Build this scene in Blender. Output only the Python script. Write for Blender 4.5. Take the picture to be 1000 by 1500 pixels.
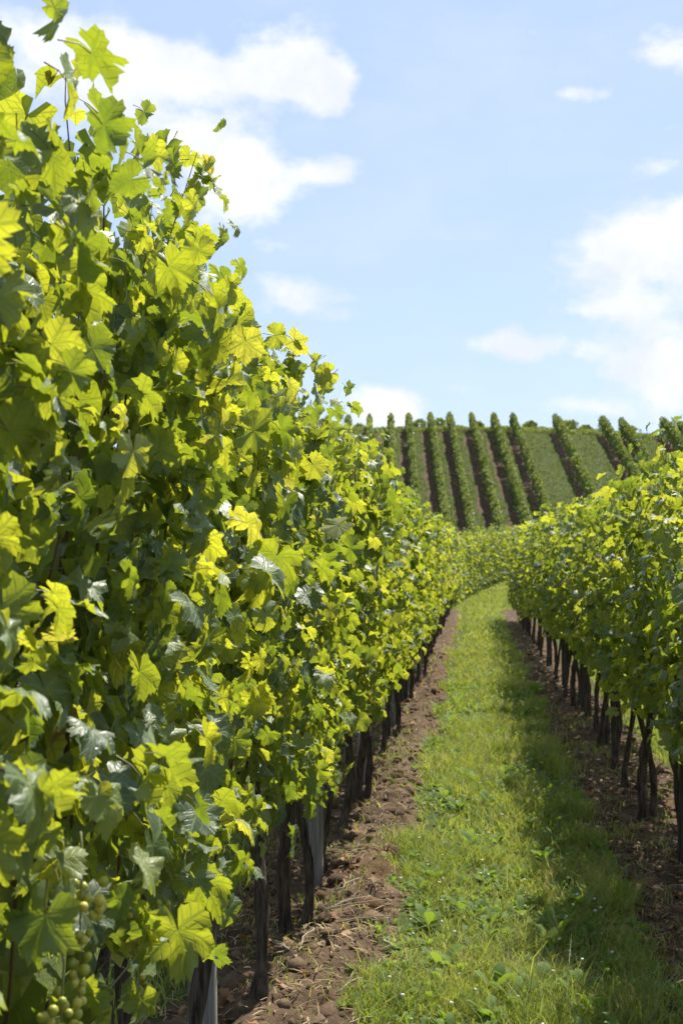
import bpy, math, random
import numpy as np
from mathutils import Vector, Matrix

# ------------------------------------------------------------------ scene, camera, sky, sun, exposure
for o in list(bpy.data.objects): bpy.data.objects.remove(o)
scene = bpy.context.scene
COL = scene.collection
R = math.radians

cam_d = bpy.data.cameras.new('camera'); cam = bpy.data.objects.new('camera', cam_d); COL.objects.link(cam)
scene.camera = cam
cam.location = (0, 0, 1.675)
cam.rotation_euler = (R(90 + 1.718), 0, R(5.357))
cam_d.sensor_fit = 'VERTICAL'; cam_d.sensor_height = 36.0; cam_d.sensor_width = 24.0
cam_d.lens = 36.0 * 2100 / 1500
cam_d.clip_start = 0.05; cam_d.clip_end = 5000
cam_d.dof.use_dof = True; cam_d.dof.focus_distance = 4.2; cam_d.dof.aperture_fstop = 9.0

SUN_AZ, SUN_EL = 26.0, 59.0                       # azimuth clockwise from +Y, elevation
sv = Vector((math.sin(R(SUN_AZ)) * math.cos(R(SUN_EL)), math.cos(R(SUN_AZ)) * math.cos(R(SUN_EL)), math.sin(R(SUN_EL))))
sun_d = bpy.data.lights.new('sun', 'SUN'); sun = bpy.data.objects.new('sun', sun_d); COL.objects.link(sun)
sun_d.energy = 5.0; sun_d.angle = R(0.53); sun_d.color = (1.0, 0.95, 0.86)
sun.rotation_euler = sv.to_track_quat('Z', 'Y').to_euler()

scene.view_settings.view_transform = 'Standard'; scene.view_settings.look = 'None'
scene.view_settings.gamma = 1.0; scene.view_settings.use_curve_mapping = False
scene.view_settings.exposure = 0.77
scene.render.engine = 'CYCLES'
scene.cycles.max_bounces = 8; scene.cycles.diffuse_bounces = 4; scene.cycles.transmission_bounces = 4

SKY_STRENGTH = 0.092
world = bpy.data.worlds.new('World'); scene.world = world; world.use_nodes = True


class NT:
    """tiny node-tree helper"""
    def __init__(s, tree): s.t = tree; tree.nodes.clear()
    def n(s, typ, **kw):
        nd = s.t.nodes.new(typ)
        for k, v in kw.items(): setattr(nd, k, v)
        return nd
    def link(s, a, b): s.t.links.new(a, b)
    def put(s, sock, v):
        if isinstance(v, bpy.types.NodeSocket): s.link(v, sock)
        elif v is not None: sock.default_value = v
    def m(s, op, a, b=None, c=None, clamp=False):
        nd = s.n('ShaderNodeMath', operation=op, use_clamp=clamp)
        s.put(nd.inputs[0], a)
        if b is not None: s.put(nd.inputs[1], b)
        if c is not None: s.put(nd.inputs[2], c)
        return nd.outputs[0]
    def v(s, op, a, b=None):
        nd = s.n('ShaderNodeVectorMath', operation=op)
        s.put(nd.inputs[0], a)
        if b is not None: s.put(nd.inputs[1], b)
        return nd.outputs['Value'] if op in ('LENGTH', 'DOT_PRODUCT') else nd.outputs[0]
    def noise(s, vec, scale, detail=4, rough=0.55, dims='3D'):
        nd = s.n('ShaderNodeTexNoise', noise_dimensions=dims)
        if vec is not None: s.link(vec, nd.inputs['Vector'])
        nd.inputs['Scale'].default_value = scale; nd.inputs['Detail'].default_value = detail
        nd.inputs['Roughness'].default_value = rough
        return nd
    def mix(s, f, a, b):
        nd = s.n('ShaderNodeMix', data_type='RGBA')
        s.put(nd.inputs[0], f); s.put(nd.inputs[6], a); s.put(nd.inputs[7], b)
        return nd.outputs[2]
    def ss(s, x, lo, hi):
        nd = s.n('ShaderNodeMapRange', interpolation_type='SMOOTHSTEP')
        s.put(nd.inputs[0], x); nd.inputs[1].default_value = lo; nd.inputs[2].default_value = hi
        return nd.outputs[0]
    def xyz(s, x, y, z=0.0):
        nd = s.n('ShaderNodeCombineXYZ'); s.put(nd.inputs[0], x); s.put(nd.inputs[1], y); s.put(nd.inputs[2], z)
        return nd.outputs[0]


def build_world():
    w = NT(world.node_tree)
    out = w.n('ShaderNodeOutputWorld'); bg = w.n('ShaderNodeBackground')
    sky = w.n('ShaderNodeTexSky', sky_type='NISHITA', sun_disc=False)
    sky.sun_elevation = R(SUN_EL); sky.sun_rotation = R(SUN_AZ)
    sky.air_density = 1.0; sky.dust_density = 0.8; sky.ozone_density = 2.2; sky.altitude = 200
    d = w.v('NORMALIZE', w.n('ShaderNodeTexCoord').outputs['Generated'])
    sp = w.n('ShaderNodeSeparateXYZ'); w.link(d, sp.inputs[0])
    az = w.m('MULTIPLY', w.m('ARCTAN2', sp.outputs[0], sp.outputs[1]), 57.29578)
    el = w.m('MULTIPLY', w.m('ARCSINE', sp.outputs[2]), 57.29578)
    ae = w.xyz(az, el)
    # warp the cloud outlines
    wn = w.noise(d, 9.0, 5, 0.6)
    wv = w.n('ShaderNodeVectorMath', operation='MULTIPLY_ADD')
    w.link(wn.outputs['Color'], wv.inputs[0]); wv.inputs[1].default_value = (3.4, 2.4, 0); wv.inputs[2].default_value = (-1.7, -1.2, 0)
    aew = w.v('ADD', ae, wv.outputs[0])
    blobs = [(-16.4, 19.6, 2.4, 1.3, 1.05), (-13.6, 18.7, 2.6, .95, .95), (-14.2, 17.2, 2.4, 1.0, .8), (-10.8, 18.5, 2.6, .85, 1), (-7.4, 19.0, 1.5, 1.35, 1.15), (-6.2, 17.9, 1.0, 1.1, 1.0),
             (-9.6, 14.3, 2.5, 1.6, 1.25), (-11.4, 15.9, 1.8, 1.0, .9), (-5.4, 14.8, 1.1, .6, .8), (-6.6, 10.0, 1.5, .8, 1.1), (-3.8, 5.8, 1.3, .8, 1.3),
             (2.0, 7.95, 2.1, .50, 1.15), (6.4, 11.9, 2.0, 1.15, 1.2), (8.8, 12.3, 2.4, 1.6, 1.25), (7.6, 7.3, 2.3, 1.7, 1.2), (5.9, 9.75, 1.5, .5, .95),
             (8.0, 19.1, 1.9, .8, .8), (4.5, 17.8, 1.2, .25, .55), (6.9, 15.0, 1.0, .4, .5), (4.2, 5.6, 1.5, .4, .85), (-.6, 6.4, .7, .22, .5),
             (13, 9, 3, 2, 1), (15, 16, 4, 2, 1), (-22, 15, 4, 3, 1), (-24, 8, 5, 2, 1), (-4, 25, 3.5, 2, 1), (10, 27, 4, 2.4, 1)]
    acc = None
    for (a, e, ra, re, amp) in blobs:
        q = w.v('SUBTRACT', aew, (a, e, 0)); q = w.v('MULTIPLY', q, (.93 / ra, .93 / re, 0))
        l = w.v('DOT_PRODUCT', q, q)
        g = w.m('MULTIPLY', w.m('EXPONENT', w.m('MULTIPLY', l, -0.9)), amp)
        acc = g if acc is None else w.m('ADD', acc, g)
    # the same kind of cloud goes on all round the sky
    lo = w.noise(w.v('MULTIPLY', d, (1, 1, 2.2)), 3.3, 2, 0.5)
    away = w.ss(w.v('LENGTH', w.v('MULTIPLY', w.v('SUBTRACT', ae, (-3.0, 14.0, 0)), (1 / 26, 1 / 20, 0))), 0.9, 1.3)
    gen = w.m('MULTIPLY', w.ss(lo.outputs[0], 0.5, 0.68), away)
    acc = w.m('ADD', acc, gen)
    fine = w.noise(w.v('MULTIPLY', d, (1, 1, 1.6)), 26.0, 7, 0.62)
    den = w.m('ADD', acc, w.m('MULTIPLY', w.m('SUBTRACT', fine.outputs[0], 0.5), 1.9))
    den = w.ss(den, 0.22, 1.12)
    veil = w.m('MULTIPLY', w.ss(w.noise(w.v('MULTIPLY', d, (1, 1, 3)), 5.0, 6, 0.6).outputs[0], 0.4, 0.75), 0.16)
    den = w.m('MAXIMUM', den, veil)
    above = w.ss(el, 0.0, 2.0)
    den = w.m('MULTIPLY', den, above)
    # cloud brightness: puffs white, slightly grey-blue where thin or on the underside
    pf = w.ss(w.noise(d, 17.0, 5, 0.55).outputs[0], 0.3, 0.7)
    cl = w.mix(pf, (5.5, 5.85, 6.6, 1), (7.0, 7.05, 7.15, 1))
    hs = w.n('ShaderNodeHueSaturation'); hs.inputs['Saturation'].default_value = 1.0; w.link(sky.outputs[0], hs.inputs['Color'])
    tint = w.n('ShaderNodeMix', data_type='RGBA', blend_type='MULTIPLY'); tint.inputs[0].default_value = 1.0
    w.link(hs.outputs[0], tint.inputs[6]); tint.inputs[7].default_value = (1.0, .955, 1.06, 1)
    hazy = w.mix(.6, tint.outputs[2], (4.15, 5.25, 7.1, 1))      # bright summer haze over the whole sky
    col = w.mix(den, hazy, cl)
    w.link(col, bg.inputs['Color']); bg.inputs['Strength'].default_value = SKY_STRENGTH
    w.link(bg.outputs[0], out.inputs[0])


build_world()
rng = np.random.default_rng(7)
random.seed(7)


# ------------------------------------------------------------------ helpers
def tag(o, label=None, cat=None, group=None, kind=None):
    if label: o['label'] = label
    if cat: o['category'] = cat
    if group: o['group'] = group
    if kind: o['kind'] = kind
    return o


def link(name, data, parent=None, mtx=None):
    o = bpy.data.objects.new(name, data); COL.objects.link(o)
    if parent is not None: o.parent = parent
    if mtx is not None: o.matrix_basis = mtx
    return o


def mesh_np(name, V, F, mats, uv=None, mi=None, smooth=True):
    """mesh from arrays: V (n,3), F (m,3) triangles or (m,4) quads, uv per vertex (n,2)"""
    me = bpy.data.meshes.new(name)
    V = np.asarray(V, np.float32); F = np.asarray(F, np.int32); k = F.shape[1]
    me.vertices.add(len(V)); me.vertices.foreach_set('co', V.ravel())
    me.loops.add(F.size); me.loops.foreach_set('vertex_index', F.ravel())
    me.polygons.add(len(F)); me.polygons.foreach_set('loop_start', np.arange(0, F.size, k, dtype=np.int32))
    try: me.polygons.foreach_set('loop_total', np.full(len(F), k, np.int32))
    except Exception: pass
    if uv is not None:
        l = me.uv_layers.new(name='UVMap'); l.data.foreach_set('uv', np.asarray(uv, np.float32)[F.ravel()].ravel())
    for m in mats: me.materials.append(m)
    if mi is not None: me.polygons.foreach_set('material_index', np.asarray(mi, np.int32))
    if smooth: me.polygons.foreach_set('use_smooth', np.ones(len(F), bool))
    me.update(calc_edges=True); me.validate()
    return me


def tube(points, radii, seg=6, caps=True):
    """triangulated tube along points"""
    P = np.asarray(points, float); n = len(P); rad = np.broadcast_to(np.asarray(radii, float), (n,))
    V = []; F = []
    ref = np.array([0.31, 0.87, 0.38])
    for i in range(n):
        t = P[min(i + 1, n - 1)] - P[max(i - 1, 0)]; t = t / (np.linalg.norm(t) + 1e-9)
        a = np.cross(t, ref if abs(t @ ref) < .93 else np.array([1, 0, 0])); a /= np.linalg.norm(a); b = np.cross(t, a)
        for k in range(seg):
            th = 2 * math.pi * k / seg
            V.append(P[i] + rad[i] * (math.cos(th) * a + math.sin(th) * b))
    for i in range(n - 1):
        for k in range(seg):
            a0 = i * seg + k; a1 = i * seg + (k + 1) % seg; b0 = a0 + seg; b1 = a1 + seg
            F += [(a0, a1, b1), (a0, b1, b0)]
    if caps:
        V.append(P[0]); V.append(P[-1]); c0 = len(V) - 2; c1 = c0 + 1
        for k in range(seg):
            F.append((c0, (k + 1) % seg, k)); F.append((c1, (n - 1) * seg + k, (n - 1) * seg + (k + 1) % seg))
    return np.array(V), np.array(F)


def join(parts):
    Vs = []; Fs = []; o = 0
    for V, F in parts: Vs.append(V); Fs.append(F + o); o += len(V)
    return np.vstack(Vs), np.vstack(Fs)


def h2(ix, iy, s):
    n = (ix.astype(np.int64) * 374761393 + iy.astype(np.int64) * 668265263 + s * 2147483647) & 0xffffffff
    n = ((n ^ (n >> 13)) * 1274126177) & 0xffffffff
    return ((n ^ (n >> 16)) & 0xffff) / 65535.0


def vnoise(x, y, s=0):
    ix = np.floor(x); iy = np.floor(y); fx = x - ix; fy = y - iy
    fx = fx * fx * (3 - 2 * fx); fy = fy * fy * (3 - 2 * fy)
    a = h2(ix, iy, s); b = h2(ix + 1, iy, s); c = h2(ix, iy + 1, s); d = h2(ix + 1, iy + 1, s)
    return (a * (1 - fx) + b * fx) * (1 - fy) + (c * (1 - fx) + d * fx) * fy


def fbm(x, y, s=0, o=4, g=.5):
    r = 0; a = 1; t = 0
    for i in range(o): r = r + a * vnoise(x * 2 ** i, y * 2 ** i, s + i); t += a; a *= g
    return r / t


# ------------------------------------------------------------------ terrain
ROW_L, ROW_R, PITCH = -0.80, 1.10, 1.90
HY = np.array([-400, 0, 40, 50, 58, 80, 98, 104, 110, 137, 141, 146, 160, 220, 420, 1600.])
HZ = np.array([0, 0, 0, .25, .65, 1.0, 1.0, 1.3, 3.0, 13.1, 14.1, 14.5, 14.6, 14.0, 11, 8.])
_o = np.linspace(-1, 1, 9); _w = np.exp(-2 * _o ** 2); _w /= _w.sum()


def bend(y):
    return 0.0066 * np.maximum(np.asarray(y, float) - 41, 0) ** 2


def base_h(x, y):
    x = np.asarray(x, float); y = np.asarray(y, float)
    wd = np.clip((y - 30) / 10, 0.01, 4.0)
    z = sum(w * np.interp(y + o * wd, HY, HZ) for o, w in zip(_o, _w))
    z = z * np.clip(1 - .00015 * (x + 4) ** 2, .35, 1)
    return z


HILL_LEAN = math.tan(R(4.1))
HILL_X0 = -2.55


def hill_u(x, y):          # row coordinate on the hillside (row lines are multiples of 2.05)
    return (x - (140 - y) * HILL_LEAN - HILL_X0) / 2.06


def soil_mask(x, y):
    """1 = bare tilled soil, 0 = turf"""
    xr = x - bend(y)
    t = np.mod(xr - ROW_L, PITCH); dist = np.minimum(t, PITCH - t)
    wob = (fbm(x * 2.3, y * 1.1, 11) - .5) * .34 + (fbm(x * 9, y * 7, 12) - .5) * .22
    near = np.clip((.43 - dist + wob) / .10, 0, 1)
    u = hill_u(x, y); fr = np.mod(u, 1.0)
    tilled = ((u > -6) & (u < 3.05)).astype(float)
    part = np.clip((.25 - np.abs(fr - .78) + (fbm(x * 1.6, y * .7, 14) - .5) * .6) / .16, 0, 1)
    hill = part * tilled
    for ux in (4.95, 7.1, 8.0, 9.9):
        hill = np.maximum(hill, np.clip((.22 - np.abs(u - ux + .14) + (fbm(x * .9, y * .5, 15) - .5) * .4) / .1, 0, 1))
    near = near * np.clip((46 - y) / 6, 0, 1)          # the tilled strips end where the row bends
    k = np.clip((y - 96) / 4, 0, 1)
    m = near * (1 - k) + hill * k
    return np.where(y > 141, m * .0, m)


def rough_h(x, y, m=None):
    """fine relief of the ground"""
    if m is None: m = soil_mask(x, y)
    r = (fbm(x * 5, y * 5, 3) - .5) * .11 + (np.abs(fbm(x * 14, y * 14, 5, 3) - .5) - .1) * .10
    ridge = np.exp(-((x - (-.56)) / .13) ** 2) * .05 * fbm(x * 2, y * 1.5, 9) * 1.6
    g = (fbm(x * 1.3, y * 1.3, 21) - .5) * .05
    fade = np.clip(1 - (y - 60) / 20, 0, 1)
    return (m * (r + ridge) + g) * fade


def ground_z(x, y):
    x = np.atleast_1d(np.asarray(x, float)); y = np.atleast_1d(np.asarray(y, float))
    return base_h(x, y) + rough_h(x, y)


def gz(x, y): return float(ground_z(x, y)[0])


# ------------------------------------------------------------------ materials
def new_mat(name):
    m = bpy.data.materials.new(name); m.use_nodes = True
    t = NT(m.node_tree); out = t.n('ShaderNodeOutputMaterial')
    return m, t, out


def rnd_value(t):
    oi = t.n('ShaderNodeObjectInfo'); ge = t.n('ShaderNodeNewGeometry')
    return t.m('FRACT', t.m('ADD', t.m('MULTIPLY', oi.outputs['Random'], 7.13), ge.outputs['Random Per Island'])), ge


def ramp(t, f, stops):
    r = t.n('ShaderNodeValToRGB'); t.put(r.inputs[0], f)
    el = r.color_ramp.elements
    while len(el) < len(stops): el.new(.5)
    for e, (p, c) in zip(el, stops): e.position = p; e.color = (*c, 1)
    return r.outputs[0]


def leaf_material(name, dull=1.0, veins=True, hill=False):
    m, t, out = new_mat(name)
    rv, ge = rnd_value(t)
    uv = t.n('ShaderNodeUVMap').outputs[0]
    p = t.v('SUBTRACT', t.v('MULTIPLY', uv, (2.4, 2.4, 0)), (1.2, 1.2, 0))
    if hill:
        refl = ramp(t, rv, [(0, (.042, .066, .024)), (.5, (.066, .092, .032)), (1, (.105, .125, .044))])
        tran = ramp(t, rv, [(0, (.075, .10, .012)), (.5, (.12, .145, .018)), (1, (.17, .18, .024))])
    else:
        refl = ramp(t, rv, [(0, (.017, .036, .013)), (.4, (.024, .047, .015)), (.75, (.036, .064, .018)), (.95, (.065, .10, .024)), (.99, (.12, .13, .03)), (.9985, (.13, .12, .025)), (1, (.11, .05, .02))])
        tran = ramp(t, rv, [(0, (.085, .13, .008)), (.35, (.15, .185, .009)), (.68, (.245, .26, .012)), (.95, (.35, .34, .018)), (.99, (.36, .33, .03)), (.9985, (.32, .26, .03)), (1, (.12, .03, .012))])
    rough_n = t.noise(uv, 5.0, 3, .6).outputs[0]
    if veins:
        s = t.n('ShaderNodeSeparateXYZ'); t.link(p, s.inputs[0])
        ax = t.m('ABSOLUTE', s.outputs[0]); y = s.outputs[1]
        best = None
        for deg in (0, 57, 115):
            c, sn = math.cos(R(deg)), math.sin(R(deg))
            dd = t.m('ABSOLUTE', t.m('SUBTRACT', t.m('MULTIPLY', ax, c), t.m('MULTIPLY', y, sn)))
            al = t.m('ADD', t.m('MULTIPLY', ax, sn), t.m('MULTIPLY', y, c))
            dd = t.m('ADD', dd, t.m('MULTIPLY', t.m('LESS_THAN', al, 0.0), 1.0))
            # side veins: herring-bone off the main vein
            wv = t.m('ABSOLUTE', t.m('SUBTRACT', t.m('FRACT', t.m('MULTIPLY', t.m('SUBTRACT', al, t.m('MULTIPLY', dd, .8)), 4.2)), .5))
            sub = t.m('ADD', t.m('MULTIPLY', wv, .24), t.m('MULTIPLY', t.m('GREATER_THAN', dd, .36), 1.0))
            sub = t.m('ADD', sub, .018)
            dd = t.m('MINIMUM', dd, sub)
            best = dd if best is None else t.m('MINIMUM', best, dd)
        vein = t.m('SUBTRACT', 1.0, t.ss(best, .014, .055))
        refl = t.mix(t.m('MULTIPLY', vein, .55), refl, (.15, .19, .055, 1))
        tran = t.mix(t.m('MULTIPLY', vein, .62), tran, (.085, .12, .012, 1))
        hgt = t.m('ADD', t.m('MULTIPLY', vein, -.5), rough_n)
        bp = t.n('ShaderNodeBump'); bp.inputs['Strength'].default_value = .34; bp.inputs['Distance'].default_value = .006
        t.link(hgt, bp.inputs['Height']); nrm = bp.outputs[0]
    else:
        nrm = None
    mottle = t.ss(t.noise(uv, 2.3, 4, .65).outputs[0], .3, .75)
    if not hill: tran = t.mix(t.m('MULTIPLY', mottle, .4), tran, (.32, .335, .010, 1))
    if veins:
        spot = t.m('MULTIPLY', t.ss(t.noise(t.v('ADD', uv, t.xyz(t.m('MULTIPLY', rv, 37.0), t.m('MULTIPLY', rv, 11.0), 0.0)), 9.0, 3, .6).outputs[0], .69, .74), t.ss(rv, .45, .6))
        refl = t.mix(spot, refl, (.10, .06, .025, 1)); tran = t.mix(spot, tran, (.10, .05, .01, 1))
    # the underside of a vine leaf is paler and felted
    back = ge.outputs['Backfacing']
    refl = t.mix(back, refl, t.mix(.6, refl, (.13, .165, .075, 1)))
    pr = t.n('ShaderNodeBsdfPrincipled')
    t.link(refl, pr.inputs['Base Color'])
    t.link(t.m('ADD', t.m('MULTIPLY', back, .25), t.m('ADD', .40, t.m('MULTIPLY', t.ss(t.noise(uv, 7.0, 4, .7).outputs[0], .3, .7), .28))), pr.inputs['Roughness'])
    t.link(t.m('SUBTRACT', .44 * dull, t.m('MULTIPLY', back, .30 * dull)), pr.inputs['Specular IOR Level'])
    tr = t.n('ShaderNodeBsdfTranslucent'); t.link(tran, tr.inputs['Color'])
    if nrm: t.link(nrm, pr.inputs['Normal']); t.link(nrm, tr.inputs['Normal'])
    ad = t.n('ShaderNodeAddShader'); t.link(pr.outputs[0], ad.inputs[0]); t.link(tr.outputs[0], ad.inputs[1])
    t.link(ad.outputs[0], out.inputs[0])
    return m


def blade_material(name, refl_stops, tran_stops, spec=.4, rough=.45):
    m, t, out = new_mat(name)
    rv, ge = rnd_value(t)
    pn = t.noise(ge.outputs['Position'], 1.1, 4, .6).outputs[0]
    pf = t.noise(ge.outputs['Position'], 5.5, 3, .6).outputs[0]
    f = t.m('ADD', t.m('MULTIPLY', rv, .5), t.m('ADD', t.m('MULTIPLY', t.ss(pn, .3, .72), .28), t.m('MULTIPLY', t.ss(pf, .35, .68), .24)))
    pr = t.n('ShaderNodeBsdfPrincipled'); t.link(ramp(t, f, refl_stops), pr.inputs['Base Color'])
    pr.inputs['Roughness'].default_value = rough; pr.inputs['Specular IOR Level'].default_value = spec
    tr = t.n('ShaderNodeBsdfTranslucent'); t.link(ramp(t, f, tran_stops), tr.inputs['Color'])
    ad = t.n('ShaderNodeAddShader'); t.link(pr.outputs[0], ad.inputs[0]); t.link(tr.outputs[0], ad.inputs[1])
    t.link(ad.outputs[0], out.inputs[0])
    return m


def bark_material(name, c0, c1, scale, zs=.15, rough=.9, bump=.8):
    m, t, out = new_mat(name)
    co = t.n('ShaderNodeTexCoord').outputs['Object']
    oi = t.n('ShaderNodeObjectInfo').outputs['Random']
    v = t.v('ADD', t.v('MULTIPLY', co, (1, 1, zs)), t.xyz(t.m('MULTIPLY', oi, 31.0), t.m('MULTIPLY', oi, 17.0), 0.0))
    n1 = t.noise(v, scale, 6, .65).outputs[0]
    n2 = t.noise(co, 6, 3, .5).outputs[0]
    c = t.mix(t.ss(n1, .32, .7), (*c0, 1), (*c1, 1))
    c = t.mix(t.m('MULTIPLY', t.ss(n2, .5, .8), .4), c, (c1[0] * 1.2, c1[1] * 1.25, c1[2] * 1.1, 1))
    pr = t.n('ShaderNodeBsdfPrincipled'); t.link(c, pr.inputs['Base Color']); pr.inputs['Roughness'].default_value = rough
    pr.inputs['Specular IOR Level'].default_value = .25
    b = t.n('ShaderNodeBump'); b.inputs['Strength'].default_value = bump; b.inputs['Distance'].default_value = .012
    t.link(n1, b.inputs['Height']); t.link(b.outputs[0], pr.inputs['Normal'])
    t.link(pr.outputs[0], out.inputs[0])
    return m


def ground_material():
    m, t, out = new_mat('ground_surface')
    at = t.n('ShaderNodeAttribute', attribute_name='soil'); s = at.outputs['Fac']
    pos = t.n('ShaderNodeNewGeometry').outputs['Position']
    big = t.noise(pos, .9, 4, .6).outputs[0]; mid = t.noise(pos, 7, 6, .65).outputs[0]; fine = t.noise(pos, 46, 6, .7).outputs[0]
    soil = t.mix(t.ss(mid, .3, .72), (.055, .035, .022, 1), (.145, .096, .059, 1))
    soil = t.mix(t.m('MULTIPLY', t.ss(fine, .52, .78), .6), soil, (.23, .165, .105, 1))
    soil = t.mix(t.m('MULTIPLY', t.ss(big, .5, .75), .45), soil, (.15, .07, .035, 1))
    turf = t.mix(t.ss(mid, .3, .7), (.035, .055, .014, 1), (.085, .105, .026, 1))
    turf = t.mix(t.m('MULTIPLY', t.ss(fine, .55, .8), .5), turf, (.20, .165, .08, 1))
    turf = t.mix(t.m('MULTIPLY', t.ss(big, .55, .75), .35), turf, (.13, .12, .04, 1))
    f = t.ss(t.m('ADD', s, t.m('MULTIPLY', t.m('SUBTRACT', mid, .5), .8)), .35, .6)
    c = t.mix(f, turf, soil)
    pr = t.n('ShaderNodeBsdfPrincipled'); t.link(c, pr.inputs['Base Color']); pr.inputs['Roughness'].default_value = .95
    pr.inputs['Specular IOR Level'].default_value = .15
    b = t.n('ShaderNodeBump'); b.inputs['Strength'].default_value = .9; b.inputs['Distance'].default_value = .03
    t.link(t.m('ADD', mid, t.m('MULTIPLY', fine, .5)), b.inputs['Height']); t.link(b.outputs[0], pr.inputs['Normal'])
    t.link(pr.outputs[0], out.inputs[0])
    return m


def clod_material():
    m, t, out = new_mat('clod_earth')
    rv, ge = rnd_value(t)
    n = t.noise(ge.outputs['Position'], 60, 5, .7).outputs[0]
    c = ramp(t, rv, [(0, (.048, .030, .019)), (.4, (.088, .056, .035)), (.8, (.145, .097, .061)), (1, (.16, .082, .042))])
    c = t.mix(t.m('MULTIPLY', t.ss(n, .45, .75), .5), c, (.24, .165, .105, 1))
    pr = t.n('ShaderNodeBsdfPrincipled'); t.link(c, pr.inputs['Base Color']); pr.inputs['Roughness'].default_value = .95
    pr.inputs['Specular IOR Level'].default_value = .15
    b = t.n('ShaderNodeBump'); b.inputs['Strength'].default_value = .8; b.inputs['Distance'].default_value = .01
    t.link(n, b.inputs['Height']); t.link(b.outputs[0], pr.inputs['Normal'])
    t.link(pr.outputs[0], out.inputs[0]); return m


def grape_material():
    m, t, out = new_mat('grape_skin')
    rv, ge = rnd_value(t)
    c = ramp(t, rv, [(0, (.26, .28, .035)), (.6, (.40, .38, .05)), (1, (.50, .42, .07))])
    pr = t.n('ShaderNodeBsdfPrincipled'); t.link(c, pr.inputs['Base Color'])
    pr.inputs['Roughness'].default_value = .38
    pr.inputs['Subsurface Weight'].default_value = .5; pr.inputs['Subsurface Radius'].default_value = (.012, .012, .003); pr.inputs['Subsurface Scale'].default_value = .6
    t.link(pr.outputs[0], out.inputs[0]); return m


def plain(name, c, rough=.6, metal=0.0):
    m, t, out = new_mat(name)
    n = t.noise(t.n('ShaderNodeTexCoord').outputs['Object'], 40, 4, .6).outputs[0]
    pr = t.n('ShaderNodeBsdfPrincipled')
    t.link(t.mix(n, (c[0] * .7, c[1] * .7, c[2] * .7, 1), (min(c[0] * 1.25, 1), min(c[1] * 1.25, 1), min(c[2] * 1.25, 1), 1)), pr.inputs['Base Color'])
    pr.inputs['Roughness'].default_value = rough; pr.inputs['Metallic'].default_value = metal
    t.link(pr.outputs[0], out.inputs[0]); return m


M_LEAF = leaf_material('vine_leaf')
M_LEAF_FAR = leaf_material('vine_leaf_far', dull=.75, veins=False)
M_LEAF_HILL = leaf_material('vine_leaf_hill', dull=.7, veins=False, hill=True)  # paler, less saturated leaf colours stand in for distance haze
M_PETIOLE = plain('petiole', (.16, .13, .04), .5)
M_CANE = bark_material('green_brown_cane', (.085, .045, .02), (.19, .11, .045), 30, .1, .6, .3)
M_TENDRIL = plain('tendril', (.22, .22, .06), .5)
M_BARK = bark_material('vine_bark', (.018, .013, .010), (.115, .088, .066), 55, .12, .95, 1.0)
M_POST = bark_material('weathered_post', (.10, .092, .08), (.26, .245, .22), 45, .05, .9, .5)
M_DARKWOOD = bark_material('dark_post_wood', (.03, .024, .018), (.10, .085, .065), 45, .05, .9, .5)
M_GROUND = ground_material()
M_CLOD = clod_material()
M_GRAPE = grape_material()
M_WIRE = plain('galvanised_wire', (.35, .35, .36), .45, .9)
M_TWIG = plain('dry_twig', (.36, .30, .22), .85)
M_GRASS = blade_material('grass_blade',
                         [(0, (.035, .066, .013)), (.4, (.078, .115, .024)), (.75, (.145, .165, .05)), (1, (.34, .29, .155))],
                         [(0, (.095, .13, .012)), (.4, (.172, .20, .018)), (.75, (.245, .25, .032)), (1, (.28, .23, .085))], .3, .5)
M_GRASS_HILL = blade_material('hill_grass_blade', [(0, (.035, .055, .018)), (.5, (.09, .105, .036)), (.85, (.16, .155, .06)), (1, (.26, .22, .11))], [(0, (.05, .07, .012)), (.5, (.085, .105, .02)), (1, (.14, .14, .04))], .2, .6)
M_WEED = blade_material('weed_leaf', [(0, (.05, .09, .02)), (1, (.10, .145, .03))], [(0, (.08, .13, .01)), (1, (.14, .19, .015))], .12, .65)
M_STRAW = blade_material('dry_straw', [(0, (.16, .11, .06)), (.6, (.27, .20, .11)), (1, (.38, .32, .21))], [(0, (.05, .04, .02)), (1, (.1, .08, .04))], .2, .8)


# ------------------------------------------------------------------ ground sheet
def build_ground():
    def seg(*a): return np.unique(np.round(np.concatenate(a), 4))
    xs = seg(np.array([-900, -500, -300, -180, -110, -75, -55, -44]), np.arange(-36, -6, .42), np.arange(-6, -1.7, .16), np.arange(-1.7, -.25, .026),
             np.arange(-.25, .5, .06), np.arange(.5, 1.7, .03), np.arange(1.7, 6, .16), np.arange(6, 36, .42), np.array([36, 44, 55, 75, 110, 180, 300, 500, 900]))
    ys = seg(np.array([-300, -120, -50, -20, -8, -3, -1]), np.arange(0, 4, .12), np.arange(4, 10, .028), np.arange(10, 20, .06), np.arange(20, 45, .2),
             np.arange(45, 96, .8), np.arange(96, 148, .45), np.array([148, 152, 157, 163, 170, 180, 195, 220, 260, 330, 430, 600, 900, 1500]))
    X, Y = np.meshgrid(xs, ys); m = soil_mask(X, Y)
    Z = base_h(X, Y) + rough_h(X, Y, m)
    nx, ny = len(xs), len(ys)
    idx = np.arange(nx * ny).reshape(ny, nx)
    F = np.stack([idx[:-1, :-1], idx[:-1, 1:], idx[1:, 1:], idx[1:, :-1]], -1).reshape(-1, 4)
    me = mesh_np('ground', np.stack([X, Y, Z], -1).reshape(-1, 3), F, [M_GROUND])
    a = me.attributes.new('soil', 'FLOAT', 'POINT'); a.data.foreach_set('value', m.ravel().astype(np.float32))
    tag(link('ground', me), kind='structure')


build_ground()


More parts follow.
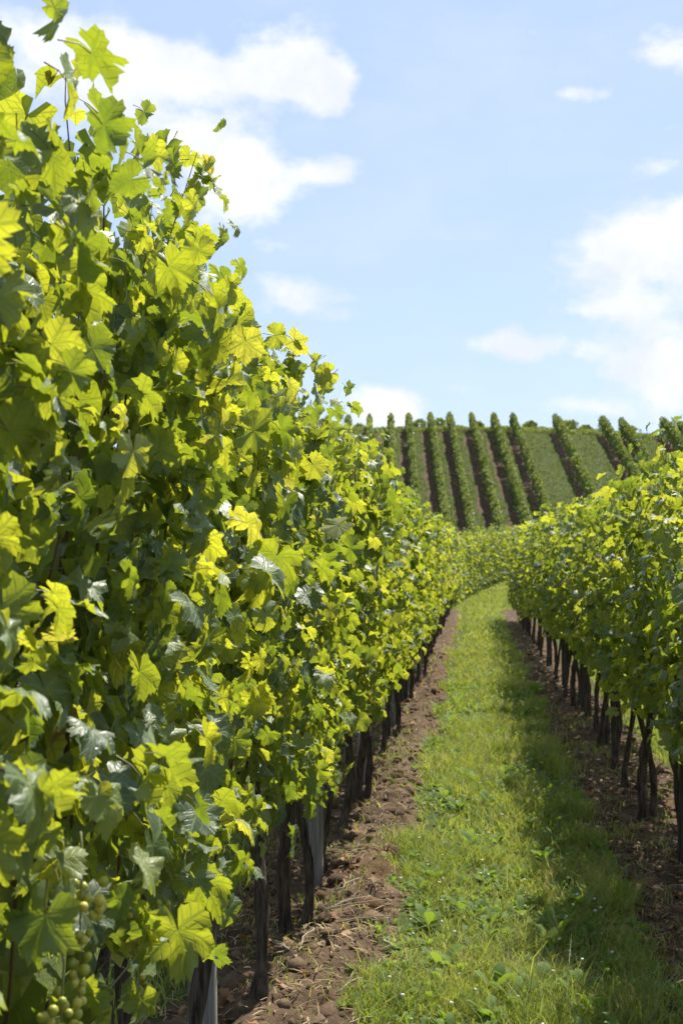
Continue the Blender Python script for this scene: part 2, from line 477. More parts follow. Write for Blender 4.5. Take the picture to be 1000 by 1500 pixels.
# ------------------------------------------------------------------ vine leaves
LOBE = [(0, 1.0), (11, .92), (22, .88), (33, .74), (44, .86), (57, .97), (71, .90), (85, .74), (99, .82), (117, .86), (137, .78), (154, .68), (168, .50)]
LOW = [(0, 1.0), (32, .76), (57, .96), (86, .76), (120, .84), (160, .58)]
FINE = []
for _k in range(len(LOBE) - 1):
    (_a, _r), (_b, _q) = LOBE[_k], LOBE[_k + 1]
    FINE += [(_a, _r), ((_a + _b) / 2, (_r + _q) / 2 * 1.03)]
FINE.append(LOBE[-1])
TINY = [(0, 1.0), (65, .9), (135, .8)]


def leaf_template(seed, low=False, petiole=True, ctrl=None):
    """five-lobed toothed blade, tip along +Y, face along +Z, stalk joint at the origin; returns V, F, UV, material index"""
    r = random.Random(seed)
    ctrl = ctrl or (LOW if low else LOBE)
    deep = r.uniform(.8, 1.12)
    pts = []
    for sgn in (-1, 1):
        side = []
        for i, (d, rad) in enumerate(ctrl):
            if d == 0 and sgn == 1: continue
            if rad < .76 and 20 < d < 110: rad *= 1 - (deep - .9) * .9
            rad *= r.uniform(.93, 1.07)
            if not low: rad *= 1.05 if i % 2 else .96
            a = R(d + r.uniform(-2.5, 2.5)) * sgn
            side.append((math.sin(a) * rad, math.cos(a) * rad))
        if sgn == -1: side = side[::-1]
        pts += side
    outer = np.array(pts); n = len(outer)
    fold = r.uniform(-.1, .85); droop = r.uniform(.05, .75); wave = r.uniform(.05, .2); ph = r.uniform(0, 6.28); twist = r.uniform(-.25, .25); cup = r.uniform(-.2, .3); curl = r.uniform(-.3, 1.5); ph2 = r.uniform(0, 6.28)

    def zed(p):
        x, y = p[:, 0], p[:, 1]; rr = np.hypot(x, y); th = np.arctan2(x, y)
        return fold * np.abs(x) * .6 - droop * np.maximum(y, 0) ** 2 * .55 + wave * rr * np.sin(5 * th + ph) + .5 * wave * rr * np.sin(11 * th + ph * 2) + twist * x * y - cup * rr ** 2 * .5 - curl * np.maximum(rr - .5, 0) ** 2 * (1 + .6 * np.sin(2 * th + ph2)) + .07 * np.sin(x * 5 + ph2) * np.sin(y * 4 + ph)
    if low:
        P = np.vstack([[[0, 0]], outer]); F = [(0, i + 1, i + 2) for i in range(n - 1)]
    else:
        ring = outer[::2] * r.uniform(.52, .6); k = len(ring)
        P = np.vstack([[[0, 0]], ring, outer]); F = [(0, i + 1, i + 2) for i in range(k - 1)]
        for i in range(k - 1):
            a, b = 1 + i, 2 + i; o0 = 1 + k + 2 * i
            F += [(a, o0, o0 + 1), (a, o0 + 1, b), (b, o0 + 1, o0 + 2)]
    V = np.column_stack([P, zed(P)]); F = np.array(F)[:, ::-1]
    UV = P / 2.4 + .5; mi = np.zeros(len(F), int)
    if petiole:
        q = np.array([[0, 0, -.01], [r.uniform(-.1, .1), -.35, -.1], [r.uniform(-.2, .2), -.75, -.38]])
        tv, tf = tube(q, [.02, .018, .026], 3, False)
        F = np.vstack([F, tf + len(V)]); V = np.vstack([V, tv]); UV = np.vstack([UV, np.full((len(tv), 2), .5)]); mi = np.concatenate([mi, np.ones(len(tf), int)])
    # make the blade's front face +Z
    a, b, c = V[F[0][0]], V[F[0][1]], V[F[0][2]]
    if np.cross(b - a, c - a)[2] < 0: F[mi == 0] = F[mi == 0][:, ::-1]
    return V, F, UV, mi


LEAVES = [leaf_template(100 + i) for i in range(12)]
LEAF_MESH = [mesh_np('leaf', V, F, [M_LEAF, M_PETIOLE], UV, mi) for V, F, UV, mi in LEAVES]
LEAF_FINE = [mesh_np('leaf', V, F, [M_LEAF, M_PETIOLE], UV, mi) for V, F, UV, mi in [leaf_template(200 + i, ctrl=FINE) for i in range(16)]]
LEAVES_LOW = [leaf_template(300 + i, True, False) for i in range(6)]
LEAVES_TINY = [leaf_template(400 + i, True, False, TINY) for i in range(4)]


def norm(a): return a / (np.linalg.norm(a, axis=-1, keepdims=True) + 1e-9)


def bulk_leaves(pos, ax, ay, az, sc, templates, mats, kinds):
    Vs, Fs, Us, Ms = [], [], [], []; off = 0
    for k, (V, F, UV, mi) in enumerate(templates):
        s = np.where(kinds == k)[0]
        if len(s) == 0: continue
        P = (V[None, :, 0:1] * ax[s][:, None] + V[None, :, 1:2] * ay[s][:, None] + V[None, :, 2:3] * az[s][:, None]) * sc[s][:, None, None] + pos[s][:, None]
        n = len(s); nv = len(V)
        Vs.append(P.reshape(-1, 3)); Fs.append((F[None] + (np.arange(n) * nv)[:, None, None] + off).reshape(-1, 3))
        Us.append(np.tile(UV, (n, 1))); Ms.append(np.tile(mi, n)); off += n * nv
    return np.vstack(Vs), np.vstack(Fs), np.vstack(Us), np.concatenate(Ms)


def leaf_frames(g, out_dir, n, up=.55, spread=.55, sunward=.22):
    """random blade frames: face turned outwards and up, tip hanging down"""
    o = np.zeros((n, 3)); o[:, 0] = out_dir
    nz = norm(o * .62 + np.array([.10, sunward, up]) + g.normal(0, spread, (n, 3)))
    t = np.array([0, 0, -1.0]) + o * .35 + g.normal(0, .42, (n, 3))
    t = norm(t - (t * nz).sum(1, keepdims=True) * nz)
    return np.cross(t, nz), t, nz


def grow_vine(g, height=1.5, taper=.35, stray_p=.08, shoots=11, half=.58, laterals=2.2, zbase=.80, low_fringe=26, bushy=1.0):
    """canopy of one vine: shoot paths and leaf positions in the vine's own space (row along Y)"""
    paths = []; P = []; side = []; size = []
    step = .078
    for i in range(shoots):
        y = -half + 2 * half * (i + .5) / shoots + g.normal(0, .035); x = g.normal(0, .04); z = zbase + g.uniform(-.05, .08)
        stray = g.random() < stray_p
        L = height * g.uniform(.86, 1.05) + (g.uniform(.06, .18) if stray else 0)
        dx, dy = g.normal(0, .08), g.normal(0, .18); pts = [(x, y, z)]; s = g.choice([-1, 1])
        nn = int(L / step)
        for k in range(nn):
            f = k / nn
            dx += g.normal(0, .09) - .55 * x * (1 - f * .7); dy += g.normal(0, .10); dx *= .9; dy *= .93
            c = 1 / math.sqrt(1 + dx * dx + dy * dy)
            x += dx * step * c * 1.2; y += dy * step * c * 1.2; z += step * (.55 + .45 * c)
            pts.append((x, y, z))
            sz = (1.0 - .6 * max(0, (f - .74) / .26)) * g.uniform(.75, 1.15)
            s = -s; t = 1 - .72 * max(0, (f - .8) / .2)
            ext = (.07 + .05 * g.random()) * bushy * (.35 + .65 * t) if f < .86 else .022
            P.append((x + s * ext, y + g.normal(0, .04) * t, z + g.normal(0, .015))); side.append(s); size.append(sz)
            if f > .8:
                P.append((x - s * .025, y + g.normal(0, .015), z - .03)); side.append(-s); size.append(sz * g.uniform(.7, 1))
            m = g.poisson(laterals * (1 - .9 * max(0, (f - .8) / .2)))
            for _ in range(m):
                s2 = g.choice([-1, 1]); e = (.0 + .29 * g.random() ** .75) * bushy * (1 - taper * f) * t
                P.append((x + s2 * e, y + g.normal(0, .09) * t, z + g.normal(-.02, .06) * t)); side.append(s2); size.append(g.uniform(.42, 1.05))
        paths.append(np.array(pts))
    for _ in range(low_fringe):
        s = g.choice([-1, 1]); P.append((s * g.uniform(.02, .24), g.uniform(-half, half), zbase - g.uniform(-.06, .2) * g.random() ** .5)); side.append(s); size.append(g.uniform(.6, 1.1))
    return paths, np.array(P), np.array(side, float), np.array(size)


def trunk_mesh(seed, h=.8, r0=.033, r1=.024, lean=0.0, dbl=False):
    g = np.random.default_rng(seed); parts = []
    for kk in range(2 if dbl else 1):
        n = 13; z = np.linspace(-.06, h, n); a = g.uniform(0, 6.28); w = g.uniform(.02, .045); ln = lean + g.normal(0, .05)
        x = w * np.sin(z * 5 + a) + kk * .02; y = w * np.cos(z * 4.3 + a) + ln * (z / h) * 1.0 * (1 if kk == 0 else -1.0) + kk * .09
        r = np.interp(z, [0, .07, h * .5, h], [r0 * 1.35, r0, (r0 + r1) / 2 * g.uniform(.9, 1.1), r1 * 1.25]) * g.uniform(.88, 1.14, n) * (1 if kk == 0 else .8)
        V, F = tube(np.column_stack([x, y, z]), r, 9)
        V[:, :2] += g.normal(0, .004, (len(V), 2)); parts.append((V, F))
        top = np.array([x[-1], y[-1], h])
        for sg in (-1, 1):        # the head spreads into two arms tied to the wire
            q = np.array([top - [0, 0, .05], top + [0, sg * .09, .03], top + [g.normal(0, .02), sg * .26, .06], top + [g.normal(0, .02), sg * .5, .05 + g.normal(0, .02)]])
            parts.append(tube(q, [r1, r1 * .7, r1 * .45, r1 * .28], 7))
    V, F = join(parts)
    return mesh_np('trunk', V, F, [M_BARK])


TRUNKS = [trunk_mesh(40 + i, .8, .022 + .004 * (i % 3), .018, [.03, .14, -.12, .08, .2, -.16][i % 6], i in (2, 5)) for i in range(6)]


def shoot_mesh(path, rad=.0046):
    P = np.vstack([path[:-1:2], path[-1:]]) if len(path) > 6 else path
    n = len(P); V, F = tube(P, rad * np.interp(np.linspace(0, 1, n), [0, .7, 1], [1, .7, .22]), 4, False)
    return mesh_np('shoot', V, F, [M_CANE])


# grapes ------------------------------------------------------------
def uv_ball(nu=9, nv=6):
    V = [(0, 0, 1.0)]; F = []
    for j in range(1, nv):
        for i in range(nu):
            a = 2 * math.pi * i / nu; b = math.pi * j / nv; V.append((math.sin(b) * math.cos(a), math.sin(b) * math.sin(a), math.cos(b)))
    V.append((0, 0, -1.0)); e = len(V) - 1
    for i in range(nu):
        F.append((0, 1 + i, 1 + (i + 1) % nu)); F.append((e, e - nu + (i + 1) % nu, e - nu + i))
    for j in range(nv - 2):
        for i in range(nu):
            a = 1 + j * nu + i; b = 1 + j * nu + (i + 1) % nu; F += [(a, a + nu, b + nu), (a, b + nu, b)]
    return np.array(V), np.array(F)


BALL = uv_ball(); BALL_LOW = uv_ball(6, 4)
BERRY = mesh_np('berry', BALL[0], BALL[1], [M_GRAPE])


def bunch_layout(seed, length=.15, width=.035):
    g = np.random.default_rng(seed); pts = []
    for _ in range(900):
        t = g.random() ** .8; a = g.uniform(0, 6.28); rr = width * (1 - .75 * t) * (.55 + .45 * g.random()) * (1.25 if t < .3 else 1)
        p = np.array([rr * math.cos(a), rr * math.sin(a), -.03 - t * length]); s = g.uniform(.0058, .0084)
        if all(np.linalg.norm(p - q) > (s + w) * .86 for q, w in pts): pts.append((p, s))
        if len(pts) >= 38: break
    return pts


def stem_mesh(length):
    V, F = tube([(0, 0, .04), (.004, 0, 0), (0, .003, -.05), (0, 0, -.03 - length)], [.0024, .002, .0018, .001], 5)
    return mesh_np('bunch_stem', V, F, [M_TENDRIL])


BUNCH_STEM = stem_mesh(.14)


def bunch_joined(seed):
    lay = bunch_layout(seed); V, F = join([(BALL_LOW[0] * s + p, BALL_LOW[1]) for p, s in lay])
    return mesh_np('grape_bunch', V, F, [M_GRAPE])


BUNCHES = [bunch_joined(70 + i) for i in range(4)]


def add_bunch(vine, loc, seed, berries):
    if berries:
        b = link('grape_bunch', BUNCH_STEM, vine, Matrix.Translation(loc))
        for p, s in bunch_layout(seed):
            link('berry', BERRY, b, Matrix.Translation(p) @ Matrix.Scale(s, 4))
    else:
        link('grape_bunch', BUNCHES[seed % 4], vine, Matrix.Translation(loc) @ Matrix.Rotation(seed, 4, 'Z'))


# ------------------------------------------------------------------ vines with single leaves
LEAF_SCALE = .056


def detailed_vine(x, y, face, n_single, seed, label, group, height=1.5, zbase=.8, berries=0, bunches=0, laterals=2.4, trunk=None, fringe=26, taper=.35, bushy=1.0, leaf=LEAF_SCALE, fixed=()):
    g = np.random.default_rng(seed)
    vine = link('grapevine', None); vine.empty_display_size = .2
    vine.location = (x, y, gz(x, y))
    tag(vine, label, 'grapevine', group)
    link('trunk', TRUNKS[(seed if trunk is None else trunk) % 6], vine)
    paths, P, side, size = grow_vine(g, height, laterals=laterals, zbase=zbase, low_fringe=fringe, taper=taper, bushy=bushy)
    for p in paths: link('shoot', shoot_mesh(p, g.uniform(.0034, .005)), vine)
    if face < 0: P[:, 0] = np.where(P[:, 0] > 0, P[:, 0] * 1.7, P[:, 0])      # unseen far side widened to block sun and darken the alley face
    for (bx, by, bz) in fixed:                        # bunches hang in gaps of the canopy, clear of leaves on the alley side
        q = P + np.array([x, y, 0]) - np.array([bx, by, bz - .09]); d = np.array([.27, -.93, .22]); al = q @ d
        keep = ~((np.linalg.norm(q - al[:, None] * d, axis=1) < .040) & (al > -.03) & (al < .7)); P, side, size = P[keep], side[keep], size[keep]
    ax, ay, az = leaf_frames(g, side, len(P), *((.38, .54, .42) if face > 0 else (.55, .55, .22))); sc = size * leaf * g.uniform(.8, 1.2, len(P))
    kinds = g.integers(0, len(LEAVES), len(P))
    # leaves that show largest: towards the alley, at the canopy's surface and along its top
    score = P[:, 0] * face + .22 * np.maximum(P[:, 2] - (zbase + height - .3), 0) + sc * .8 - .02 * P[:, 1]
    order = np.argsort(-score); top = order[:n_single]; rest = order[n_single:]
    for i in top:
        m = np.eye(4); m[:3, 0] = ax[i] * sc[i]; m[:3, 1] = ay[i] * sc[i]; m[:3, 2] = az[i] * sc[i]; m[:3, 3] = P[i]
        link('leaf', LEAF_FINE[g.integers(0, 16)] if y < 5.5 else LEAF_MESH[kinds[i]], vine, Matrix(m.tolist()))
    V, F, U, mi = bulk_leaves(P[rest], ax[rest], ay[rest], az[rest], sc[rest] * 1.04, LEAVES_LOW, [M_LEAF], kinds[rest] % 6)
    o = link('foliage', mesh_np('foliage', V, F, [M_LEAF], U), vine); o['kind'] = 'stuff'
    for k, (bx, by, bz) in enumerate(fixed): add_bunch(vine, (bx - x, by - y, bz), seed + 40 + k, True)
    for b in range(berries + bunches):
        add_bunch(vine, (face * g.uniform(.10, .30), g.uniform(-.5, .5), zbase + g.uniform(.0, .28)), seed + b, b < berries)
    return vine


LEFT = 'sunlit grapevines of the tall row along the bare soil'
RIGHT = 'grapevines of the row that shades the grass'
ys_left = [0.75, 1.88, 3.0, 4.12, 5.28, 6.42]
y = 7.55
while y < 43.4: ys_left.append(y); y += 1.13
ys_right = []; y = 4.75
while y < 37.4: ys_right.append(y); y += 1.13

DETAIL_L = [v for v in ys_left if v < 21]; FAR_L = [v for v in ys_left if v >= 21]
DETAIL_R = [v for v in ys_right if v < 19]; FAR_R = [v for v in ys_right if v >= 19]
for i, yy in enumerate(DETAIL_L):
    g = np.random.default_rng(900 + i)
    ORD = ['first', 'second', 'third', 'fourth', 'fifth', 'sixth', 'seventh', 'eighth', 'ninth', 'tenth', 'eleventh', 'twelfth', 'thirteenth', 'fourteenth', 'fifteenth', 'sixteenth']
    if yy < 3.5: lab = '%s leafy grapevine with pale green grapes before the first grey post' % ['third', 'second', 'last'][i]
    elif yy < 4.3: lab = 'sunlit grapevine with its dark trunk right beside the first grey post'
    else: lab = '%s bright grapevine past the first grey post in the tall sunlit row' % ORD[i - 4]
    near = min(1, max(0, 1 - (yy - 5) / 7))
    detailed_vine(ROW_L + g.normal(0, .02), yy, 1, 300 if yy < 13 else 220, 500 + i, lab, LEFT, height=1.47 + g.normal(0, .04) + .02 * near + (.33 if yy < 1.5 else (.17 if yy < 2.5 else (.12 if yy < 3.5 else (0 if 5 < yy < 8 else -.03)))), zbase=.82 if yy < 2.5 else (.90 if yy < 5 else .86),
                  berries=1 if yy < 3.5 else 0, bunches=0, laterals=6.2, trunk=i, fringe=54 if yy < 2.5 else 30, leaf=LEAF_SCALE * (1.04 if yy < 3.5 else 1),
                  fixed=[(-.55, 1.97, 1.27), (-.55, 1.88, 1.15)] if i == 1 else ())
for i, yy in enumerate(DETAIL_R):
    g = np.random.default_rng(950 + i)
    detailed_vine(ROW_R + g.normal(0, .02), yy, -1, 280 if yy < 12 else 200, 700 + i, ('%s grapevine past the first dark post of the row shading the grass' % ORD[i - 3] if i > 3 else ['large-leaved grapevine at the open end of the shaded row', 'second grapevine in front of the first dark post of the shaded row', 'grapevine just in front of the first dark post of the shaded row', 'grapevine beside the first dark post of the shaded row'][i]), RIGHT,
                  height=1.28 + g.normal(0, .05), zbase=.90, laterals=9.0, trunk=i + 1, fringe=48, taper=-.55, bushy=.84, leaf=.055)


# farther vines: leaves too small to tell apart; five canopies shared by copies
def far_canopy(seed, height, zbase, fringe=24, taper=.35, bushy=1.0):
    g = np.random.default_rng(seed)
    paths, P, side, size = grow_vine(g, height, laterals=4.8, zbase=zbase, low_fringe=fringe, taper=taper, bushy=bushy)
    ax, ay, az = leaf_frames(g, side, len(P)); sc = size * LEAF_SCALE
    V, F, U, mi = bulk_leaves(P, ax, ay, az, sc, LEAVES_LOW, None, g.integers(0, 6, len(P)))
    return mesh_np('foliage', V, F, [M_LEAF_FAR], U)


CAN_L = [far_canopy(20 + i, 1.45, .86) for i in range(5)]
CAN_B = [far_canopy(25 + i, 1.92, .3, 60) for i in range(4)]
CAN_E = [far_canopy(35 + i, 1.66, .55, 40, -.5, .86) for i in range(3)]
CAN_R = [far_canopy(30 + i, 1.30, .88, 30, -.5, .86) for i in range(5)]


def simple_vine(x, y, i, cans, label, group, rot=0.0, sc=1.0):
    v = link('grapevine', None); v.location = (x, y, gz(x, y)); v.rotation_euler = (0, 0, rot); v.scale = (sc, sc, sc)
    tag(v, label, 'grapevine', group)
    link('trunk', TRUNKS[i % 6], v)
    f = link('foliage', cans[i % len(cans)], v); f['kind'] = 'stuff'
    return v


for i, yy in enumerate(FAR_L):
    simple_vine(ROW_L + float(bend(yy)), yy, i * 2 + i // 5, CAN_L, 'small distant grapevine at the far end of the tall sunlit row', LEFT, math.pi * (i % 2), 1 + .04 * math.sin(i * 2.3))
for i, yy in enumerate(FAR_R):
    simple_vine(ROW_R, yy, i * 3 + i // 5, CAN_E if yy > 28 else CAN_R, 'small distant grapevine near the shaded end of the right row', RIGHT, math.pi * (i % 2), 1 + .04 * math.sin(i * 1.7))
yy = 4.6
while yy < 36:
    simple_vine(ROW_R + PITCH, yy, int(yy * 7), CAN_R, 'grapevine of the next row glimpsed behind the shaded trunks', 'grapevines of the next row behind the shaded row', math.pi * (int(yy * 10) % 2), 1.0); yy += 1.13
yy = 1.0
while yy < 30:
    simple_vine(ROW_L - PITCH, yy, int(yy * 9), CAN_L, 'grapevine of the next row hidden behind the tall sunlit row', 'grapevines of the next row behind the sunlit row', math.pi * (int(yy * 10) % 2), .98); yy += 1.13
# the row bends to the right at the foot of the hill
t = 43.9; i = 0
while t < 64:
    xb = ROW_L + float(bend(t)); slope = 2 * .0066 * (t - 41)
    simple_vine(xb, t, i * 2 + i // 3, CAN_B, 'hazy grapevine of the bending row at the foot of the hill', 'grapevines of the bending row at the foot of the hill', -math.atan(slope) + math.pi * (i % 2), 1.0 + .05 * math.sin(i * 1.9))
    t += 1.13 / math.sqrt(1 + slope * slope); i += 1


# ------------------------------------------------------------------ posts and wires
def post_mesh(h=2.15, w=.085, d=.075, seed=0, mat=None):
    g = np.random.default_rng(seed); c = .014
    prof = [(-w / 2 + c, -d / 2), (w / 2 - c, -d / 2), (w / 2, -d / 2 + c), (w / 2, d / 2 - c), (w / 2 - c, d / 2), (-w / 2 + c, d / 2), (-w / 2, d / 2 - c), (-w / 2, -d / 2 + c)]
    zs = [-.15, .0, .4, .8, 1.3, 1.8, h - .02, h]; V = []; F = []
    for k, z in enumerate(zs):
        s = .8 if k == len(zs) - 1 else 1
        for x, y in prof: V.append((x * s + g.normal(0, .0015), y * s + g.normal(0, .0015), z))
    for k in range(len(zs) - 1):
        for i in range(8):
            a = k * 8 + i; b = k * 8 + (i + 1) % 8; F += [(a, b, b + 8), (a, b + 8, a + 8)]
    V.append((0, 0, h + .006)); e = len(V) - 1
    for i in range(8): F.append((e - 8 + i, e - 8 + (i + 1) % 8, e))
    return mesh_np('vineyard_post', V, F, [mat or M_POST], smooth=False)


POSTS = [post_mesh(seed=s) for s in range(3)]
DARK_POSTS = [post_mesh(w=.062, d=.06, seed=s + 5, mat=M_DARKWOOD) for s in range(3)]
STAPLE = mesh_np('wire_staple', *tube([(.04, -.012, 0), (.052, -.006, 0), (.052, .006, 0), (.04, .012, 0)], .0022, 5), [M_WIRE])


def add_post(x, y, i, label, group, sc=1.0, posts=POSTS):
    p = link('vineyard_post', posts[i % 3]); p.location = (x, y, gz(x, y)); p.rotation_euler = (R(random.uniform(-1.5, 1.5)), R(random.uniform(-1.5, 1.5)), R(random.uniform(-12, 12)))
    p.scale = (1, 1, sc)
    tag(p, label, 'post', group)
    for z in (.78, 1.2, 1.65, 2.05): link('wire_staple', STAPLE, p, Matrix.Translation((0, 0, z)))


for i, yy in enumerate([4.36, 7.35, 10.6, 14.0, 17.4, 20.8, 24.2]):
    add_post(ROW_L - .03, yy, i, 'grey weathered post beside a dark trunk under the sunlit row', 'grey posts of the sunlit row', 1.0)
for i, yy in enumerate([8.0, 11.85, 15.3, 18.7, 22.1, 25.5]):
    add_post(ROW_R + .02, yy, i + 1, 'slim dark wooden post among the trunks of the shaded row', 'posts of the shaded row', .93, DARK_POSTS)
for x, y0, y1, what in ((ROW_L, .2, 43, 'sunlit'), (ROW_R, 4.2, 37.2, 'shaded')):
    for z in (.80, 1.22, 1.66):
        n = 24; yy = np.linspace(y0, y1, n); V, F = tube(np.column_stack([np.full(n, x + .055), yy, np.full(n, z) - .012 * np.sin(np.linspace(0, 30, n)) ** 2]), .0016, 4)
        w = link('trellis_wire', mesh_np('trellis_wire', V, F, [M_WIRE])); tag(w, 'thin galvanised wire stretched through the leaves of the %s row' % what, 'wire', 'trellis wires of the %s row' % what)


# ------------------------------------------------------------------ hillside rows
def hill_row(xc, y0, y1, seed, label, group, hgt=1.85, lean=HILL_LEAN, per_m=330, wid=.25, trunks=True, zlow=.6):
    g = np.random.default_rng(seed)
    root = link('vine_row', None); ymid = (y0 + y1) / 2; X = lambda yy: xc + (140 - yy) * lean
    oz = float(base_h(X(ymid), ymid)); root.location = (X(ymid), ymid, oz)
    tag(root, label, 'vine row', group)
    n = int((y1 - y0) * per_m); yy = g.uniform(y0, y1, n)
    top = hgt * (.78 + .40 * fbm(yy * 1.3, yy * 0 + seed, 31)); top = np.where(yy > y1 - .7, hgt * 1.0, top) ; zz = zlow + (top - zlow) * g.random(n) ** .75
    s = g.choice([-1, 1], n); w = wid * (.25 + 1.45 * fbm(yy * 1.4, zz * 2.2 + seed * 3, 32)); off = s * w * g.random(n) ** .45
    off *= np.clip((top - zz) / .25, .35, 1)
    xx = X(yy) + off
    P = np.column_stack([xx, yy, base_h(X(yy), yy) + zz]) - np.array([X(ymid), ymid, oz])
    gap = fbm(yy * .55, yy * 0 + seed * 7, 33) < .27            # weak or missing vines
    keep = ~gap | (g.random(n) < .25); P, s = P[keep], s[keep]; n = len(P)
    ax, ay, az = leaf_frames(g, s, n, spread=.7); sc = g.uniform(.06, .12, n)
    V, F, U, mi = bulk_leaves(P, ax, ay, az, sc, LEAVES_TINY, None, g.integers(0, 4, n))
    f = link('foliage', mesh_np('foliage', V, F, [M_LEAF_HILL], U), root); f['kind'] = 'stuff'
    if trunks:
        q = y0 + .3
        while q < y1:
            m = Matrix.Translation((X(q) - X(ymid), q - ymid, float(base_h(X(q), q)) - oz)) @ Matrix.Diagonal((1.2, .6, .75, 1))
            link('trunk', HILL_TRUNK, root, m); q += 1.25
        q = y0 + .9
        while q < y1:
            link('post', HILL_POST, root, Matrix.Translation((X(q) - X(ymid), q - ymid, float(base_h(X(q), q)) - oz))); q += 5.0
    return root


_V, _F = join([tube([(0, 0, -.1), (.02, 0, .4), (-.01, .02, .9)], [.05, .04, .03], 5)])
HILL_TRUNK = mesh_np('trunk', _V, _F, [M_BARK])
HILL_POST = post_mesh(1.75, .09, .09, 9, M_DARKWOOD)
HG = 'vine rows climbing the far hillside'
HL = 'straight green vine row climbing the striped hillside beside brown soil'
crest = [-16.6, -14.5, -12.45, -10.37, -8.29, -6.55, -4.41, -2.55, -.42, 1.69, 3.54]
for i, xc in enumerate(crest):
    k = len(crest) - 1 - i
    hill_row(xc, 101.5, 140.3, 60 + i, 'hillside vine row bordering the soil side of the wide grassy strip' if k == 0 else '%s vine row from the wide grassy strip, among the brown soil stripes on the hill' % ORD[k], HG)
for i, (xc, y0, y1, lab) in enumerate([
        (7.62, 101, 140.0, 'vine row with dark gaps at its foot standing alone between grassy strips on the hill'),
        (12.07, 104, 139.8, 'thick vine row right of the widest grassy strip on the hill'),
        (13.89, 104, 139.6, 'short dense vine row close beside the thick one on the hill'),
        (17.91, 104, 140.5, 'dark vine row ending the hill crest in a lone column'),
        (19.53, 104, 140.4, 'last vine row on the hill showing above the shaded row')]):
    hill_row(xc, y0, y1, 80 + i, lab, HG, hgt=1.95 if i != 3 else 2.2, wid=.29)
# a second block on the plateau, of which only the tops show over the crest
for i, xc in enumerate([-11.4, -5.3, -3.3, .6, 5.7, 9.6, 11.2, 15.7]):
    hill_row(xc, 142.5, 147, 120 + i, 'low vine bush just showing over the hill crest between taller rows', 'vine bushes behind the hill crest', hgt=.75 + .2 * (i % 3), per_m=300, wid=.55, trunks=False, zlow=.05)
# scrubby growth along the crest
g = np.random.default_rng(77); n = 15000
x = g.uniform(-22, 28, n); yy = g.uniform(139.2, 142.6, n); hh = (.18 + .75 * np.clip(fbm(x * .55, yy * .3, 71) - .3, 0, 1)) * g.random(n) ** .7
P = np.column_stack([x, yy, base_h(x, yy) + hh]); ax, ay, az = leaf_frames(g, g.choice([-1., 1.], n), n)
V, F, U, mi = bulk_leaves(P, ax, ay, az, g.uniform(.06, .12, n), LEAVES_TINY, None, g.integers(0, 4, n))
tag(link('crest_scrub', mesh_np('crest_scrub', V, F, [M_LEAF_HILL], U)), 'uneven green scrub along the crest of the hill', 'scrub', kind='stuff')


# ------------------------------------------------------------------ grass, weeds, clods, litter
def blades(n, xr, yr, hgt, wid, seed, keep, lean=.5, dens_y=1.0):
    g = np.random.default_rng(seed)
    x = g.uniform(xr[0], xr[1], n); y = yr[0] + (yr[1] - yr[0]) * g.random(n) ** dens_y
    k = keep(x, y, g); x, y = x[k], y[k]; n = len(x)
    z = ground_z(x, y)
    patch = np.clip((fbm(x * 4.2, y * 3.2, 41) - .5) * 2.4 + .5, .0, 1.15)
    h = hgt * g.uniform(.45, 1.25, n) * (.55 + .9 * patch); a = g.uniform(0, 6.28, n); ln = g.uniform(.1, lean, n) * h * 1.5; la = g.uniform(0, 6.28, n)
    w = wid * g.uniform(.6, 1.3, n)
    d = np.column_stack([np.cos(a), np.sin(a), np.zeros(n)]) * w[:, None] * .5; l = np.column_stack([np.cos(la) * ln, np.sin(la) * ln, np.zeros(n)])
    B = np.column_stack([x, y, z - .008]); up = np.array([0, 0, 1.0])
    Mi = B + l * .3 + up * (h * .6)[:, None]; T = B + l + up * h[:, None]
    V = np.stack([B - d, B + d, Mi - d * .75, Mi + d * .75, T], 1).reshape(-1, 3)
    o = (np.arange(n) * 5)[:, None, None]
    F = (np.array([[0, 1, 3], [0, 3, 2], [2, 3, 4]])[None] + o).reshape(-1, 3)
    return V, F


def turf(x, y, g):
    thin = np.clip((fbm(x * 2.6, y * 1.5, 43) - .50) * 5, 0, .8) * (y < 40)
    wheel = (np.exp(-((x + .33) / .10) ** 2) + np.exp(-((x - .48) / .10) ** 2)) * .35 * (y < 60)
    return g.random(len(x)) > np.clip(soil_mask(x, y) * 1.25 + thin + wheel, 0, .985)
def turf_rough(x, y, g): return (g.random(len(x)) > np.clip(soil_mask(x, y) * 1.1, 0, .95)) & (fbm(x * 3, y * 3, 44) > .35)


gp = [blades(70000, (-.75, .95), (4.3, 8.5), .07, .0048, 1, turf, .9),
      blades(52000, (-.75, .95), (8.5, 15), .08, .0075, 2, turf, .8),
      blades(42000, (-.75, .95), (15, 27), .085, .012, 3, turf, .8),
      blades(30000, (-.9, 1.2), (27, 64), .09, .022, 4, turf, .8),
      blades(4500, (-.6, .8), (4.3, 14), .15, .004, 5, turf, .9),
      blades(24000, (1.45, 2.9), (5, 26), .13, .010, 6, turf, .7),
      blades(9000, (-2.4, -1.15), (3, 10), .10, .008, 7, turf, .7)]
V, F = join(gp)
tag(link('grass', mesh_np('grass', V, F, [M_GRASS], smooth=False)), 'green grass strip running up between the vine rows', 'grass', kind='stuff')
hb = blades(90000, (-20, 26), (99, 139), .16, .07, 8, turf, .8)
tag(link('hill_grass', mesh_np('hill_grass', *hb, [M_GRASS_HILL], smooth=False)), 'rough grass on the slope between the hillside rows', 'grass', kind='stuff')
hb = blades(9000, (-1.35, -.3), (4.2, 16), .05, .005, 9, lambda x, y, g: fbm(x * 2.5, y * 2.5, 47) > .53, .9)
